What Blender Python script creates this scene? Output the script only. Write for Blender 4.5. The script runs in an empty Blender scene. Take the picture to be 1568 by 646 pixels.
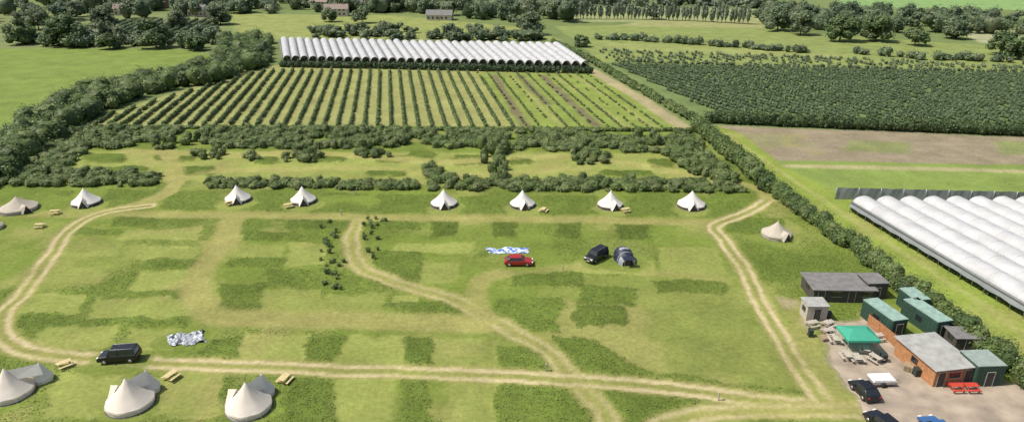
import bpy, math, random
import numpy as np
from mathutils import Vector, Matrix
random.seed(7); rng=np.random.default_rng(7)
sc=bpy.context.scene
H=48.0; F=1045.0; CY=323.0; CX=784.0; TH=math.radians(22.2)
ST,CT=math.sin(TH),math.cos(TH)
def G(u,v):
    """survey of the site: plan position in metres of a ground mark"""
    a=(v-CY)/F; t=H/(ST+a*CT)
    return ((u-CX)/F*t, t*(CT-a*ST))
def S(v): return CT*(v+103.)/H
# ------------------------------------------------------------ noise
def vnoise(x,y,s,seed=0):
    x=np.asarray(x,dtype=np.float64)/s; y=np.asarray(y,dtype=np.float64)/s
    xi=np.floor(x).astype(np.int64); yi=np.floor(y).astype(np.int64)
    fx=x-xi; fy=y-yi; fx=fx*fx*(3-2*fx); fy=fy*fy*(3-2*fy)
    def h(a,b):
        n=(a*374761393+b*668265263+seed*982451653)&0x7fffffff
        n=((n^(n>>13))*1274126177)&0x7fffffff
        return ((n^(n>>16))&0xffff)/65535.0
    return (h(xi,yi)*(1-fx)+h(xi+1,yi)*fx)*(1-fy)+(h(xi,yi+1)*(1-fx)+h(xi+1,yi+1)*fx)*fy
def fbm(x,y,s,seed=0,o=3):
    r=0;a=1;t=0
    for i in range(o):
        r=r+a*vnoise(x,y,s/2**i,seed+i*17); t+=a; a*=.55
    return r/t
def sstep(a,b,x):
    t=np.clip((x-a)/(b-a),0,1); return t*t*(3-2*t)
# ------------------------------------------------------------ materials
def newmat(name):
    m=bpy.data.materials.new(name); m.use_nodes=True
    return m,m.node_tree.nodes,m.node_tree.links,m.node_tree.nodes["Principled BSDF"]
_mc={}
def M(name,col,rough=.6,metal=0,var=.15,scale=3.0,bump=0,spec=.4):
    if name in _mc: return _mc[name]
    m,n,l,b=newmat(name)
    b.inputs["Roughness"].default_value=rough; b.inputs["Metallic"].default_value=metal
    b.inputs["Specular IOR Level"].default_value=spec
    tc=n.new("ShaderNodeTexCoord"); nz=n.new("ShaderNodeTexNoise"); nz.inputs["Scale"].default_value=scale
    nz.inputs["Detail"].default_value=5
    l.new(tc.outputs["Object"],nz.inputs["Vector"])
    r=n.new("ShaderNodeMapRange"); r.inputs["From Min"].default_value=.3; r.inputs["From Max"].default_value=.7
    r.inputs["To Min"].default_value=1-var; r.inputs["To Max"].default_value=1+var
    l.new(nz.outputs["Fac"],r.inputs["Value"])
    mx=n.new("ShaderNodeVectorMath"); mx.operation='SCALE'; mx.inputs[0].default_value=col[:3]
    l.new(r.outputs["Result"],mx.inputs["Scale"]); l.new(mx.outputs[0],b.inputs["Base Color"])
    if bump:
        bp=n.new("ShaderNodeBump"); bp.inputs["Strength"].default_value=bump; bp.inputs["Distance"].default_value=.05
        l.new(nz.outputs["Fac"],bp.inputs["Height"]); l.new(bp.outputs[0],b.inputs["Normal"])
    _mc[name]=m; return m
def fabric(name,col,trans=.25):
    m=M(name,col,.85,0,.06,1.5,.2,.1)
    n=m.node_tree.nodes; l=m.node_tree.links; b=n["Principled BSDF"]; o=n["Material Output"]
    t=n.new("ShaderNodeBsdfTranslucent"); t.inputs[0].default_value=(*col,1)
    mx=n.new("ShaderNodeMixShader"); mx.inputs[0].default_value=trans
    l.new(b.outputs[0],mx.inputs[1]); l.new(t.outputs[0],mx.inputs[2]); l.new(mx.outputs[0],o.inputs[0]); return m
def foliage_mat():
    m,n,l,b=newmat("foliage")
    at=n.new("ShaderNodeAttribute"); at.attribute_name="Col"
    b.inputs["Roughness"].default_value=.55; b.inputs["Specular IOR Level"].default_value=.35
    l.new(at.outputs["Color"],b.inputs["Base Color"])
    t=n.new("ShaderNodeBsdfTranslucent"); l.new(at.outputs["Color"],t.inputs[0])
    mx=n.new("ShaderNodeMixShader"); mx.inputs[0].default_value=.3
    l.new(b.outputs[0],mx.inputs[1]); l.new(t.outputs[0],mx.inputs[2]); l.new(mx.outputs[0],n["Material Output"].inputs[0])
    return m
FOL=foliage_mat()
BARK=M("bark",(.12,.09,.06),.9,0,.3,4)
def ground_mat():
    m,n,l,b=newmat("meadow_ground")
    b.inputs["Roughness"].default_value=.95; b.inputs["Specular IOR Level"].default_value=.1
    at=n.new("ShaderNodeAttribute"); at.attribute_name="Col"
    tc=n.new("ShaderNodeTexCoord")
    def nz(sc_,det,lo,hi):
        z=n.new("ShaderNodeTexNoise"); z.inputs["Scale"].default_value=sc_; z.inputs["Detail"].default_value=det
        z.inputs["Roughness"].default_value=.7
        l.new(tc.outputs["Object"],z.inputs["Vector"])
        r=n.new("ShaderNodeMapRange"); r.inputs["From Min"].default_value=.3; r.inputs["From Max"].default_value=.7
        r.inputs["To Min"].default_value=lo; r.inputs["To Max"].default_value=hi
        l.new(z.outputs["Fac"],r.inputs["Value"]); return z,r
    z1,r1=nz(1.6,8,.76,1.24); z2,r2=nz(.12,5,.84,1.16)
    mu=n.new("ShaderNodeMath"); mu.operation='MULTIPLY'; l.new(r1.outputs[0],mu.inputs[0]); l.new(r2.outputs[0],mu.inputs[1])
    v=n.new("ShaderNodeVectorMath"); v.operation='SCALE'; l.new(at.outputs["Color"],v.inputs[0]); l.new(mu.outputs[0],v.inputs["Scale"])
    l.new(v.outputs[0],b.inputs["Base Color"])
    bp=n.new("ShaderNodeBump"); bp.inputs["Strength"].default_value=.45; bp.inputs["Distance"].default_value=.2
    l.new(z1.outputs["Fac"],bp.inputs["Height"]); l.new(bp.outputs[0],b.inputs["Normal"])
    return m
# ------------------------------------------------------------ mesh utils
def np_mesh(name,V,Q,C=None,mats=(),mi=None,smooth=False):
    me=bpy.data.meshes.new(name)
    me.vertices.add(len(V)); me.vertices.foreach_set("co",np.ascontiguousarray(V,dtype=np.float32).ravel())
    k=Q.shape[1]
    me.loops.add(Q.size); me.loops.foreach_set("vertex_index",np.ascontiguousarray(Q,dtype=np.int32).ravel())
    me.polygons.add(len(Q)); me.polygons.foreach_set("loop_start",np.arange(0,Q.size,k,dtype=np.int32))
    if mi is not None: me.polygons.foreach_set("material_index",np.asarray(mi,dtype=np.int32))
    if smooth: me.polygons.foreach_set("use_smooth",np.ones(len(Q),dtype=bool))
    me.update(calc_edges=True)
    if C is not None:
        a=me.color_attributes.new("Col",'FLOAT_COLOR','POINT')
        a.data.foreach_set("color",np.ascontiguousarray(np.concatenate([C,np.ones((len(C),1))],1),dtype=np.float32).ravel())
    for m in mats: me.materials.append(m)
    ob=bpy.data.objects.new(name,me); sc.collection.objects.link(ob); return ob
def csphere(k=3):
    V=[];Q=[]
    for ax in range(3):
        for sg in (-1,1):
            b=len(V)
            for i in range(k+1):
                for j in range(k+1):
                    p=[0,0,0]; p[ax]=sg; p[(ax+1)%3]=-1+2*i/k; p[(ax+2)%3]=-1+2*j/k
                    V.append(p)
            for i in range(k):
                for j in range(k):
                    q=[b+i*(k+1)+j,b+(i+1)*(k+1)+j,b+(i+1)*(k+1)+j+1,b+i*(k+1)+j+1]
                    Q.append(q if sg>0 else q[::-1])
    V=np.array(V,float); V/=np.linalg.norm(V,axis=1,keepdims=True); return V,np.array(Q)
CSV,CSQ=csphere(3)
def tube(p0,p1,r0,r1,n=6):
    p0=np.array(p0,float);p1=np.array(p1,float); d=p1-p0; d/=np.linalg.norm(d)
    a=np.cross(d,[0.3,1,0.1]); a/=np.linalg.norm(a); b=np.cross(d,a)
    t=np.arange(n)*2*np.pi/n
    ring=np.cos(t)[:,None]*a+np.sin(t)[:,None]*b
    V=np.concatenate([p0+ring*r0,p1+ring*r1]); i=np.arange(n); j=(i+1)%n
    return V,np.stack([i,j,j+n,i+n],1)
PAL_HEDGE=[(.115,.17,.05),(.14,.20,.06),(.09,.14,.045),(.17,.225,.075)]
PAL_SCRUB=[(.145,.20,.06),(.17,.225,.075),(.12,.175,.055),(.20,.245,.095)]
PAL_TREE=[(.10,.155,.055),(.12,.175,.065),(.085,.13,.05),(.15,.20,.08)]
PAL_FAR_HAZE=[(.14,.19,.10),(.165,.215,.11),(.12,.17,.09),(.19,.23,.125)]  # distant foliage paled: aerial haze put into the leaf colour
PAL_FARX_HAZE=[(.19,.235,.16),(.205,.25,.17),(.165,.21,.145),(.22,.26,.18)]  # farthest foliage, paler still for painted haze
def fol(name,B,nl,ls,pal,trunks=(),core=.78,shell=.75):
    B=np.array(B,float); N=len(B)
    c=B[:,:3]; R=B[:,3:6]
    A=rng.normal(size=(N,3,3))*2.4; PH=rng.uniform(0,6.28,(N,3))
    def lump(d):
        s=np.sin(np.einsum('nkj,nij->nki',d,A)+PH[:,None,:])
        return 1+s@np.array([.17,.13,.1])
    pal=np.array(pal); bc=pal[rng.integers(0,len(pal),N)]*rng.uniform(.8,1.2,(N,1))
    d=np.broadcast_to(CSV,(N,)+CSV.shape)
    cv=c[:,None]+d*R[:,None]*lump(d)[...,None]*core
    cv[...,2]=np.maximum(cv[...,2],0.0)
    nc=len(CSV); CV=cv.reshape(-1,3); CQ=(CSQ[None]+(np.arange(N)*nc)[:,None,None]).reshape(-1,4)
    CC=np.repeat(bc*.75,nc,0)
    d=rng.normal(size=(N,nl,3)); d[...,2]=np.where(d[...,2]<-.5,-d[...,2],d[...,2]); d/=np.linalg.norm(d,axis=2,keepdims=True)
    rr=rng.uniform(shell,1.14,(N,nl,1))
    p=c[:,None]+d*R[:,None]*lump(d)[...,None]*rr
    p[...,2]=np.maximum(p[...,2],.08)
    n=d/R[:,None]; n/=np.linalg.norm(n,axis=2,keepdims=True); n[...,2]+=.5; n=n+rng.normal(size=n.shape)*.4; n/=np.linalg.norm(n,axis=2,keepdims=True)
    a=np.cross(n,rng.normal(size=n.shape)); a/=np.linalg.norm(a,axis=2,keepdims=True); b=np.cross(n,a)
    sz=ls*rng.uniform(.5,1.3,(N,nl,1)); a=a*sz*.5; b=b*sz*.38
    q=np.stack([p-a*.9,p-b+a*.1,p+a,p+b+a*.1],2).reshape(-1,3)
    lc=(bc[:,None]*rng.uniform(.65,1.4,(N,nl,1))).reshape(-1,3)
    LQ=np.arange(len(q)).reshape(-1,4)+len(CV)
    V=[CV,q];Q=[CQ,LQ];C=[CC,np.repeat(lc,4,0)]; off=len(CV)+len(q); mi=[np.zeros(len(CQ)+len(LQ))]
    for (p0,p1,r0,r1) in trunks:
        tv,tq=tube(p0,p1,r0,r1); V.append(tv);Q.append(tq+off);off+=len(tv);C.append(np.full((len(tv),3),.1)); mi.append(np.ones(len(tq)))
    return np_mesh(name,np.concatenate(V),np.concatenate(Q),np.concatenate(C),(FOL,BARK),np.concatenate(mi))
def line_pts(pl,ds):
    P=[G(*p) for p in pl]; out=[]
    for (x0,y0),(x1,y1) in zip(P[:-1],P[1:]):
        L=math.hypot(x1-x0,y1-y0); k=max(1,int(L/ds))
        for i in range(k):
            t=(i+random.random()*.6)/k; out.append((x0+(x1-x0)*t,y0+(y1-y0)*t))
    return out
def hedge(name,pl,h,w,ds,nl,ls,pal,hv=.15,jit=.25,gap=0):
    B=[]
    for x,y in line_pts(pl,ds):
        if random.random()<gap: continue
        k=random.uniform(.35,1) if random.random()<.5 else 1
        if hv<.12: k=1
        hh=h*random.uniform(1-hv,1+hv); ww=w*random.uniform(.8,1.2)*(.5+.5*k)
        x+=random.uniform(-jit,jit)*w*(2-k); y+=random.uniform(-jit,jit)*w
        B.append((x,y,hh*.45*(.6+.4*k),ww*.55,ww*.55,hh*.56*(.6+.4*k)))
    return fol(name,B,nl,ls,pal)
def in_poly(x,y,P):
    c=False; j=len(P)-1
    for i in range(len(P)):
        if (P[i][1]>y)!=(P[j][1]>y) and x<(P[j][0]-P[i][0])*(y-P[i][1])/(P[j][1]-P[i][1])+P[i][0]: c=not c
        j=i
    return c
def scatter(poly,n,h,w,hv=.3,clump=None):
    P=[G(*p) for p in poly]; xs=[p[0] for p in P]; ys=[p[1] for p in P]; B=[]; tries=0
    while len(B)<n and tries<n*40:
        tries+=1
        x=random.uniform(min(xs),max(xs)); y=random.uniform(min(ys),max(ys))
        if not in_poly(x,y,P): continue
        if clump and vnoise(x,y,clump,3)<.3: continue
        s=random.uniform(1-hv,1+hv*1.2); hh=h*s*random.uniform(.85,1.2); ww=w*s*random.uniform(.75,1.2)
        B.append((x,y,hh*.42,ww*.5,ww*.5*random.uniform(.8,1.2),hh*.55))
    return B
def tree(name,u,v,h,w,nl=150,ls=.8,pal=PAL_TREE):
    x,y=G(u,v); B=[]; T=[((x,y,-.1),(x,y,h*.45),h*.03,h*.018)]
    k=19
    for i in range(k):
        a=i*2.4+random.random(); rr=w*.5*random.uniform(.3,.74) if i else 0; z=h*random.uniform(.2,.8) if i else h*.8
        rr*=1.1-.55*max(0,(z/h-.5)*2)
        lx,ly=x+rr*math.cos(a),y+rr*math.sin(a); s=w*random.uniform(.14,.26)
        B.append((lx,ly,z,s,s,s*.85)); T.append(((x,y,h*random.uniform(.15,.35)),(lx,ly,z),h*.012,h*.005))
    return fol(name,B,nl,ls,pal,T,core=.68,shell=.55)
# ------------------------------------------------------------ ground
def axis(parts):
    a=[parts[0][0]]
    for s,e,st in parts:
        n=max(1,int(round((e-s)/st))); a+=list(np.linspace(s,e,n+1)[1:])
    return np.array(a)
xs=axis([(-6000,-1500,450),(-1500,-460,40),(-460,-200,2.2),(-200,-90,.9),(-90,90,.34),(90,200,.9),(200,460,2.2),(460,1500,40),(1500,6000,450)])
ys=axis([(-300,40,12),(40,56,1),(56,170,.34),(170,320,.7),(320,560,1.6),(560,1500,40),(1500,8000,450)])
XX,YY=np.meshgrid(xs,ys); X=XX.ravel(); Y=YY.ravel()
wx=X+(fbm(X,Y,5,1)-.5)*2.4+(vnoise(X,Y,.9,9)-.5)*.7; wy=Y+(fbm(X,Y,5,2)-.5)*2.4+(vnoise(X,Y,.9,8)-.5)*.7
fx=X+(fbm(X,Y,20,1)-.5)*3; fy=Y+(fbm(X,Y,20,2)-.5)*3
n1=fbm(X,Y,14,5,4); n2=fbm(X,Y,3,6,3); n3=fbm(X,Y,60,7,2)
GR=np.array((.142,.188,.036)); TALL=np.array((.108,.152,.028)); MOWN=np.array((.205,.232,.062)); PATH=np.array((.26,.25,.085)); DIRT=np.array((.43,.365,.21)); DRY=np.array((.29,.26,.10))
col=np.array((.14,.18,.065))*(0.75+.5*n3)[:,None]
hgt=np.zeros(len(X))
def sdist(P,px,py):
    P=np.array(P); d=np.full(len(px),1e9); ins=np.zeros(len(px),bool)
    j=len(P)-1
    for i in range(len(P)):
        ax,ay=P[j];bx,by=P[i]; ex,ey=bx-ax,by-ay; L=ex*ex+ey*ey+1e-9
        t=np.clip(((px-ax)*ex+(py-ay)*ey)/L,0,1); d=np.minimum(d,np.hypot(px-ax-t*ex,py-ay-t*ey))
        with np.errstate(divide='ignore',invalid='ignore'):
            cr=((ay>py)!=(by>py))&(px<(bx-ax)*(py-ay)/(by-ay+1e-12)+ax)
        ins^=cr; j=i
    return np.where(ins,d,-d)
def ppoly(poly,c=None,h=None,soft=.5,op=1.,warp='s'):
    P=[G(*p) for p in poly]; a=np.array(P); px,py=(wx,wy) if warp=='s' else (fx,fy)
    s=np.where((px>a[:,0].min()-3)&(px<a[:,0].max()+3)&(py>a[:,1].min()-3)&(py<a[:,1].max()+3))[0]
    if len(s)==0: return
    m=sstep(-soft,soft,sdist(P,px[s],py[s]))*op
    if c is not None: col[s]=col[s]*(1-m[:,None])+np.array(c)*m[:,None]*(.84+.32*n2[s])[:,None]
    if h is not None: hgt[s]=hgt[s]*(1-m)+h*m
def pdist(pl,px,py):
    d=np.full(len(px),1e9)
    P=[G(*p) for p in pl]
    Q=[P[0]]+P+[P[-1]]; C=[]
    for i in range(1,len(Q)-2):
        for t in np.linspace(0,1,7)[:-1]:
            p0,p1,p2,p3=[np.array(q) for q in Q[i-1:i+3]]
            C.append(.5*((2*p1)+(-p0+p2)*t+(2*p0-5*p1+4*p2-p3)*t*t+(-p0+3*p1-3*p2+p3)*t**3))
    C.append(np.array(P[-1]))
    for a,b in zip(C[:-1],C[1:]):
        e=b-a; L=e@e+1e-9
        t=np.clip(((px-a[0])*e[0]+(py-a[1])*e[1])/L,0,1); d=np.minimum(d,np.hypot(px-a[0]-t*e[0],py-a[1]-t*e[1]))
    return d
def pline(pl,w,c,soft=.5,op=1.,h=0.,ruts=None,wm=1.0):
    P=np.array([G(*p) for p in pl]); px=X+(wx-X)*wm*.5; py=Y+(wy-Y)*wm*.5
    s=np.where((px>P[:,0].min()-8)&(px<P[:,0].max()+8)&(py>P[:,1].min()-8)&(py<P[:,1].max()+8))[0]
    d=pdist(pl,px[s],py[s]); m=(1-sstep(w/2-soft,w/2+soft,d))*op*np.clip(.55+.9*n1[s],0,1)
    col[s]=col[s]*(1-m[:,None])+np.array(c)*m[:,None]*(.82+.36*n2[s])[:,None]
    if h is not None: hgt[s]=hgt[s]*(1-m)+h*m
    if ruts:
        mc=(1-sstep(.0,.4,d))*.4*min(1,ruts); col[s]=col[s]*(1-mc[:,None])+GR*mc[:,None]
        m=(1-sstep(.15,.5,np.abs(d-.85)))*ruts*(.3+1.1*fbm(X[s],Y[s],7,71,3)); m=np.clip(m,0,1)
        col[s]=col[s]*(1-m[:,None])+DIRT*m[:,None]; hgt[s]-=.05*m
W='f'
ppoly([(0,68),(150,66),(300,78),(345,95),(180,140),(70,190),(0,245),(-300,400),(-500,200),(-300,68)],(.16,.215,.05),0,1,1,W)
ppoly([(-200,20),(340,22),(360,75),(-200,75)],(.17,.2,.08),0,1,1,W)
ppoly([(350,22),(600,24),(790,42),(860,62),(430,62),(365,58)],(.22,.25,.08),0,1,1,W)
ppoly([(850,40),(1120,38),(1250,52),(1568,75),(1900,90),(1900,118),(1568,112),(920,96)],(.195,.235,.075),0,1,1,W)
ppoly([(860,12),(1240,14),(1240,34),(860,34)],(.24,.27,.12),0,1,1,W)
ppoly([(1000,30),(1180,34),(1200,44),(940,40)],(.25,.26,.11),0,1,1,W)
ppoly([(1450,45),(1700,50),(1700,75),(1500,66)],(.30,.31,.18),0,1,1,W)
ppoly([(930,66),(1120,74),(1300,84),(1280,90),(930,76)],(.23,.26,.09),0,1,1,W)
ppoly([(1230,-24),(1900,-22),(1900,22),(1568,16),(1300,12)],(.19,.30,.11),0,1,1,W)
ppoly([(925,96),(1568,112),(1900,120),(1900,210),(1568,196),(1085,178)],(.135,.18,.065),0,1,1,W)
ppoly([(405,100),(912,108),(1045,196),(110,192)],(.25,.26,.095),0,.6,1,W)
ppoly([(728,112),(912,113),(1037,196),(795,196)],(.19,.24,.055),0,.6,1,W)
for a,b in (((757,116),(805,194)),((795,116),(838,160)),((830,116),(915,194))):
    pline([a,b],2.6,(.15,.12,.08),.8,.85)
for a,b in (((735,116),(775,194)),((780,116),(860,194)),((850,116),(960,194)),((880,116),(1000,194))):
    pline([a,b],1.4,(.26,.26,.09),.5,.8)
pline([(905,108),(975,148),(1048,196)],4.5,(.31,.27,.15),.8)
# right side
ppoly([(1095,193),(1568,210),(1900,222),(1900,262),(1568,252),(1190,248)],(.24,.20,.14),0,.8,1,W)
for i in range(6): pline([(1110+i*12,200+i*8),(1568,214+i*7),(1900,226+i*6)],1.0,(.21,.2,.10),.8,.6)
ppoly([(1300,215),(1390,218),(1400,236),(1290,232)],(.16,.2,.06),0,1.5,.7)
ppoly([(1520,215),(1700,220),(1700,240),(1530,236)],(.16,.21,.06),0,1.5,.7)
ppoly([(1110,205),(1210,205),(1240,225),(1150,225)],(.18,.19,.09),0,1.5,.6)
ppoly([(1185,246),(1568,252),(1900,256),(1900,330),(1568,306),(1255,300)],(.175,.235,.06),0,.8,1,W)
pline([(1200,254),(1400,258),(1568,263),(1900,270)],2.6,(.30,.28,.14),.8)
ppoly([(1085,190),(1125,200),(1190,250),(1290,300),(1600,495),(1660,620),(1180,290)],(.20,.255,.05),0,.6,1,W)
pline([(1110,205),(1180,252),(1290,325),(1600,530)],1.4,(.28,.29,.10),.5,.7)
# campsite
camp=[(95,192),(1050,196),(1180,290),(1330,402),(1420,470),(1640,660),(1640,760),(-300,760),(-300,420),(0,262)]
ppoly(camp,GR,.08,1,1,W)
s=(hgt>.05); mixn=sstep(.42,.62,n1)[:,None]
col[s]=col[s]*(1-mixn[s]*.4)+TALL*mixn[s]*.4; hgt[s]+=.06*mixn[s,0]
mm=sstep(.48,.7,fbm(X,Y,9,44,3))[:,None]
col[s]=col[s]*(1-mm[s]*.5)+MOWN*mm[s]*.5
ppoly([(130,232),(500,232),(1020,236),(1100,262),(1135,290),(640,282),(320,278),(245,275),(100,258)],MOWN*1.1,0,1.2)
for a in [(125,236,195,249),(235,236,300,247),(262,256,330,270),(385,240,425,252),(470,240,530,249),(575,240,630,249),(625,232,665,246),(690,238,742,252),(780,242,812,252),(560,262,620,272),(985,245,1030,258),(920,262,1000,272),(150,256,225,264)]:
    x0,y0,x1,y1=a; ppoly([(x0+5,y0),(x1-5,y0),(x1,(y0+y1)/2),(x1-6,y1),(x0+6,y1),(x0,(y0+y1)/2)],TALL*.95,.35,.6)
pline([(200,232),(350,238),(480,235),(680,248),(860,240),(1020,262),(1120,290)],4,PATH*1.1,.8,.8)
pline([(330,262),(560,258),(700,268),(900,258)],3,PATH*1.1,.8,.7)
L=MOWN; D=TALL
def R4(x0,y0,x1,y1,c,h,sk=0,op=.85):
    ppoly([(x0+sk,y0),(x1+sk*.8,y0),(x1,y1),(x0,y1)],c,h,.32,op)
for a in [(0,292,110,300,4),(160,292,225,318,3),(250,292,330,322,4),(385,292,445,324,3),(490,296,560,300,2),(572,300,660,328,3),(700,300,780,330,2),(826,300,915,330,0),(958,300,1040,332,0),(1085,302,1145,335,-4)]:
    R4(a[0],a[1],a[2],a[3],D*1.08,.22,a[4],.75)
for a in [(657,337,696,362,2),(755,338,792,364,1),(857,338,893,364,-2),(948,340,995,366,-4)]: R4(*a[:4],D*.82,.2,a[4],1)
lights=[(180,350,300,368,14),(85,375,172,392,16),(180,378,295,398,14),(50,408,150,436,18),(195,415,295,445,14),(20,452,118,480,16),(130,455,285,490,16),
 (45,500,170,535,22),(345,374,430,393,8),(436,372,498,405,6),(400,444,495,480,6),(498,450,590,484,5),(600,452,640,486,2),(600,372,720,388,4),(640,402,700,432,3),(1015,380,1110,420,-12),
 (190,505,262,548,16),(365,512,465,556,12),(520,514,615,560,8),(663,520,762,567,2),(508,575,598,700,10),(680,578,756,700,2),(880,398,1000,420,-3),(300,368,345,392,6),(1130,440,1190,470,-10),(1200,520,1260,560,-14),
 (240,560,330,640,20),(60,570,160,640,30)]
for a in lights: R4(*a[:4],L*random.uniform(1.0,1.12),.02,a[4],.9)
ppoly([(885,445),(1120,435),(1180,520),(1225,600),(1000,592),(930,560),(880,510)],MOWN*.9,.05,1.5,.75)
darks=[(365,356,430,370,6),(348,396,430,410,6),(215,400,300,412,8),(330,434,398,478,8),(402,412,470,440,5),(600,462,728,490,3),(565,388,640,440,3),(725,385,742,395,0),(780,418,890,440,-2),(885,440,975,468,-3),
 (20,482,100,500,12),(100,490,280,500,10),(262,515,365,556,12),(465,515,520,558,6),(612,518,663,562,4),(760,530,838,572,0),(755,458,858,508,-2),(612,580,655,700,4),(760,588,900,700,-2),(1110,336,1200,358,-5),(1150,392,1285,430,-10),
 (880,470,960,500,-3),(590,330,640,352,2),(100,350,178,362,8),(120,535,245,550,10),(1000,430,1110,450,-6),(1250,575,1305,612,-10),(330,580,350,700,6),(430,578,508,700,10),(170,330,240,345,5),(440,330,540,350,4)]
for a in darks: R4(*a[:4],D*random.uniform(.85,1.08),.2,a[4],random.uniform(.75,.95))
ppoly([(846,514),(905,520),(1000,575),(1225,602),(1225,612),(1000,604),(915,590),(868,560)],D*.92,.2,.5,.85)
ppoly([(905,598),(1000,604),(1110,618),(1000,650),(935,700)],D*.95,.2,.5,.85)
th=sstep(.52,.8,fbm(X,Y,3.5,91,3))*(hgt>.15); col=col*(1-.3*th[:,None])+GR*.3*th[:,None]
s=np.where((hgt<.12)&(Y<176)&(np.abs(X)<140)&(X<75))[0]; dm=sstep(.52,.78,fbm(X[s],Y[s],8,133,4))*.45
col[s]=col[s]*(1-dm[:,None])+DRY*dm[:,None]
pline([(252,228),(268,262),(262,290),(215,312),(160,325)],3.6,PATH,.7)
pline([(268,275),(290,270),(330,262)],2.6,PATH,.7,.7)
pline([(0,330),(120,328),(400,330),(600,334),(900,337),(1095,343)],3.2,PATH*.97,.9,.95)
pline([(352,340),(338,375),(312,410),(300,445),(318,478),(370,487),(500,490),(650,494),(760,498)],4.2,PATH*.97,.8,.95)
pline([(548,338),(538,365),(545,405),(600,430),(690,457),(745,488),(810,520),(860,560),(925,640),(960,720)],3.0,PATH,.7,.95,ruts=.45)
pline([(765,420),(735,432),(728,460),(745,490)],3.0,PATH,.7,.9)
pline([(765,420),(900,408),(1010,418),(1110,428)],2.2,PATH*.95,.7,.7)
pline([(230,315),(160,325),(108,350),(72,400),(38,445),(8,478),(2,508),(30,532),(95,545),(200,552),(350,560),(560,567),(780,576),(950,588),(1100,604),(1250,622),(1345,632)],3.2,PATH,.6,.95,ruts=1.1,wm=.6)
pline([(1178,305),(1140,328),(1095,346),(1110,372),(1135,405),(1158,450),(1185,500),(1215,550),(1240,590),(1265,618)],3.2,PATH,.6,.95,ruts=1.1,wm=.6)
pline([(1178,305),(1160,290),(1130,282)],3,PATH,.6,.8)
pline([(1345,632),(1220,628),(1120,628),(1020,648),(980,680)],3.0,PATH*1.05,.7,1,ruts=.6)
pline([(0,440),(60,410)],2.2,PATH,.6,.5)
ppoly([(1190,455),(1225,455),(1245,495),(1330,640),(1270,625),(1215,520)],PATH*1.02,.0,1.2,.6)
ppoly([(1225,485),(1245,482),(1255,500),(1235,505)],(.33,.26,.19),0,1,.7)
ppoly([(1195,455),(1222,458),(1225,470),(1205,472)],(.33,.26,.19),0,.8,.6)
TENTS_FAR=[(133,314,41),(365,309,38),(465,311,38),(680,316,40),(800,317,38),(934,318,38),(1058,318,42)]
def spot(u,v,r,c,op):
    x,y=G(u,v); d=np.hypot(wx-x,wy-y); m=(1-sstep(r-.6,r+.6,d))*op
    s=m>0; col[s]=col[s]*(1-m[s,None])+np.array(c)*m[s,None]; hgt[s]*=(1-m[s])
for u,v,w in TENTS_FAR: spot(u,v+3,3.6,MOWN,.8)
for u,v in ((30,325),(1188,366),(14,602),(202,618),(382,625),(185,552),(794,404),(914,397),(955,402),(285,522)): spot(u,v,3.3,GR,.8)
YARD=[(1262,497),(1330,486),(1352,500),(1398,540),(1440,575),(1568,588),(1750,600),(1750,760),(1420,760),(1350,672),(1322,625),(1292,582),(1270,545)]
ppoly(YARD,(.30,.25,.185),0,.8)
Z=hgt*(.75+.5*n2)+(vnoise(X,Y,1.1,30)-.5)*.12*np.clip(hgt*4,0.15,1)
Z[hgt<=0.01]=np.minimum(Z[hgt<=.01],.02)
farm=sstep(700,3000,np.hypot(X,Y)); Z+=farm*30*(n3)
nx,ny=len(xs),len(ys)
I=np.arange(nx*ny).reshape(ny,nx)
Q=np.stack([I[:-1,:-1],I[:-1,1:],I[1:,1:],I[1:,:-1]],-1).reshape(-1,4)
np_mesh("ground",np.stack([X,Y,Z],1),Q,col,(ground_mat(),),None,True)
cand=np.where((hgt>.1)&(Y<150)&(Y>56)&(np.abs(X)<95))[0]
pk=rng.choice(cand,80000); k=len(pk)
p=np.stack([X[pk]+rng.uniform(-.3,.3,k),Y[pk]+rng.uniform(-.3,.3,k),Z[pk]+rng.uniform(.0,.1,k)],1)
n=rng.normal(0,.35,(k,3)); n[:,2]=1; n/=np.linalg.norm(n,axis=1,keepdims=True)
a=np.cross(n,rng.normal(size=(k,3))); a/=np.linalg.norm(a,axis=1,keepdims=True); b=np.cross(n,a)
sz=rng.uniform(.08,.22,(k,1)); a*=sz*.7; b*=sz*.35
V=np.stack([p-a,p-b,p+a,p+b],1).reshape(-1,3)
tc_=np.repeat(np.clip(col[pk]*1.2*rng.uniform(.85,1.25,(k,1)),0,.35),4,0)
np_mesh("long_grass",V,np.arange(4*k).reshape(-1,4),tc_,(FOL,))
def yard():
    P=[G(*p) for p in YARD]; O=[]
    for (a,b) in zip(P,P[1:]+P[:1]):
        n=max(2,int(math.hypot(b[0]-a[0],b[1]-a[1])/.7))
        for i in range(n):
            t=i/n; O.append((a[0]+(b[0]-a[0])*t+random.uniform(-.3,.3),a[1]+(b[1]-a[1])*t+random.uniform(-.3,.3),.035))
    me=bpy.data.meshes.new("gravel_yard"); me.from_pydata(O,[],[list(range(len(O)))]); me.update()
    me.materials.append(M("gravel",(.315,.26,.20),.95,0,.3,.4,.3))
    ob=bpy.data.objects.new("gravel_yard",me); sc.collection.objects.link(ob)
yard()
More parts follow.
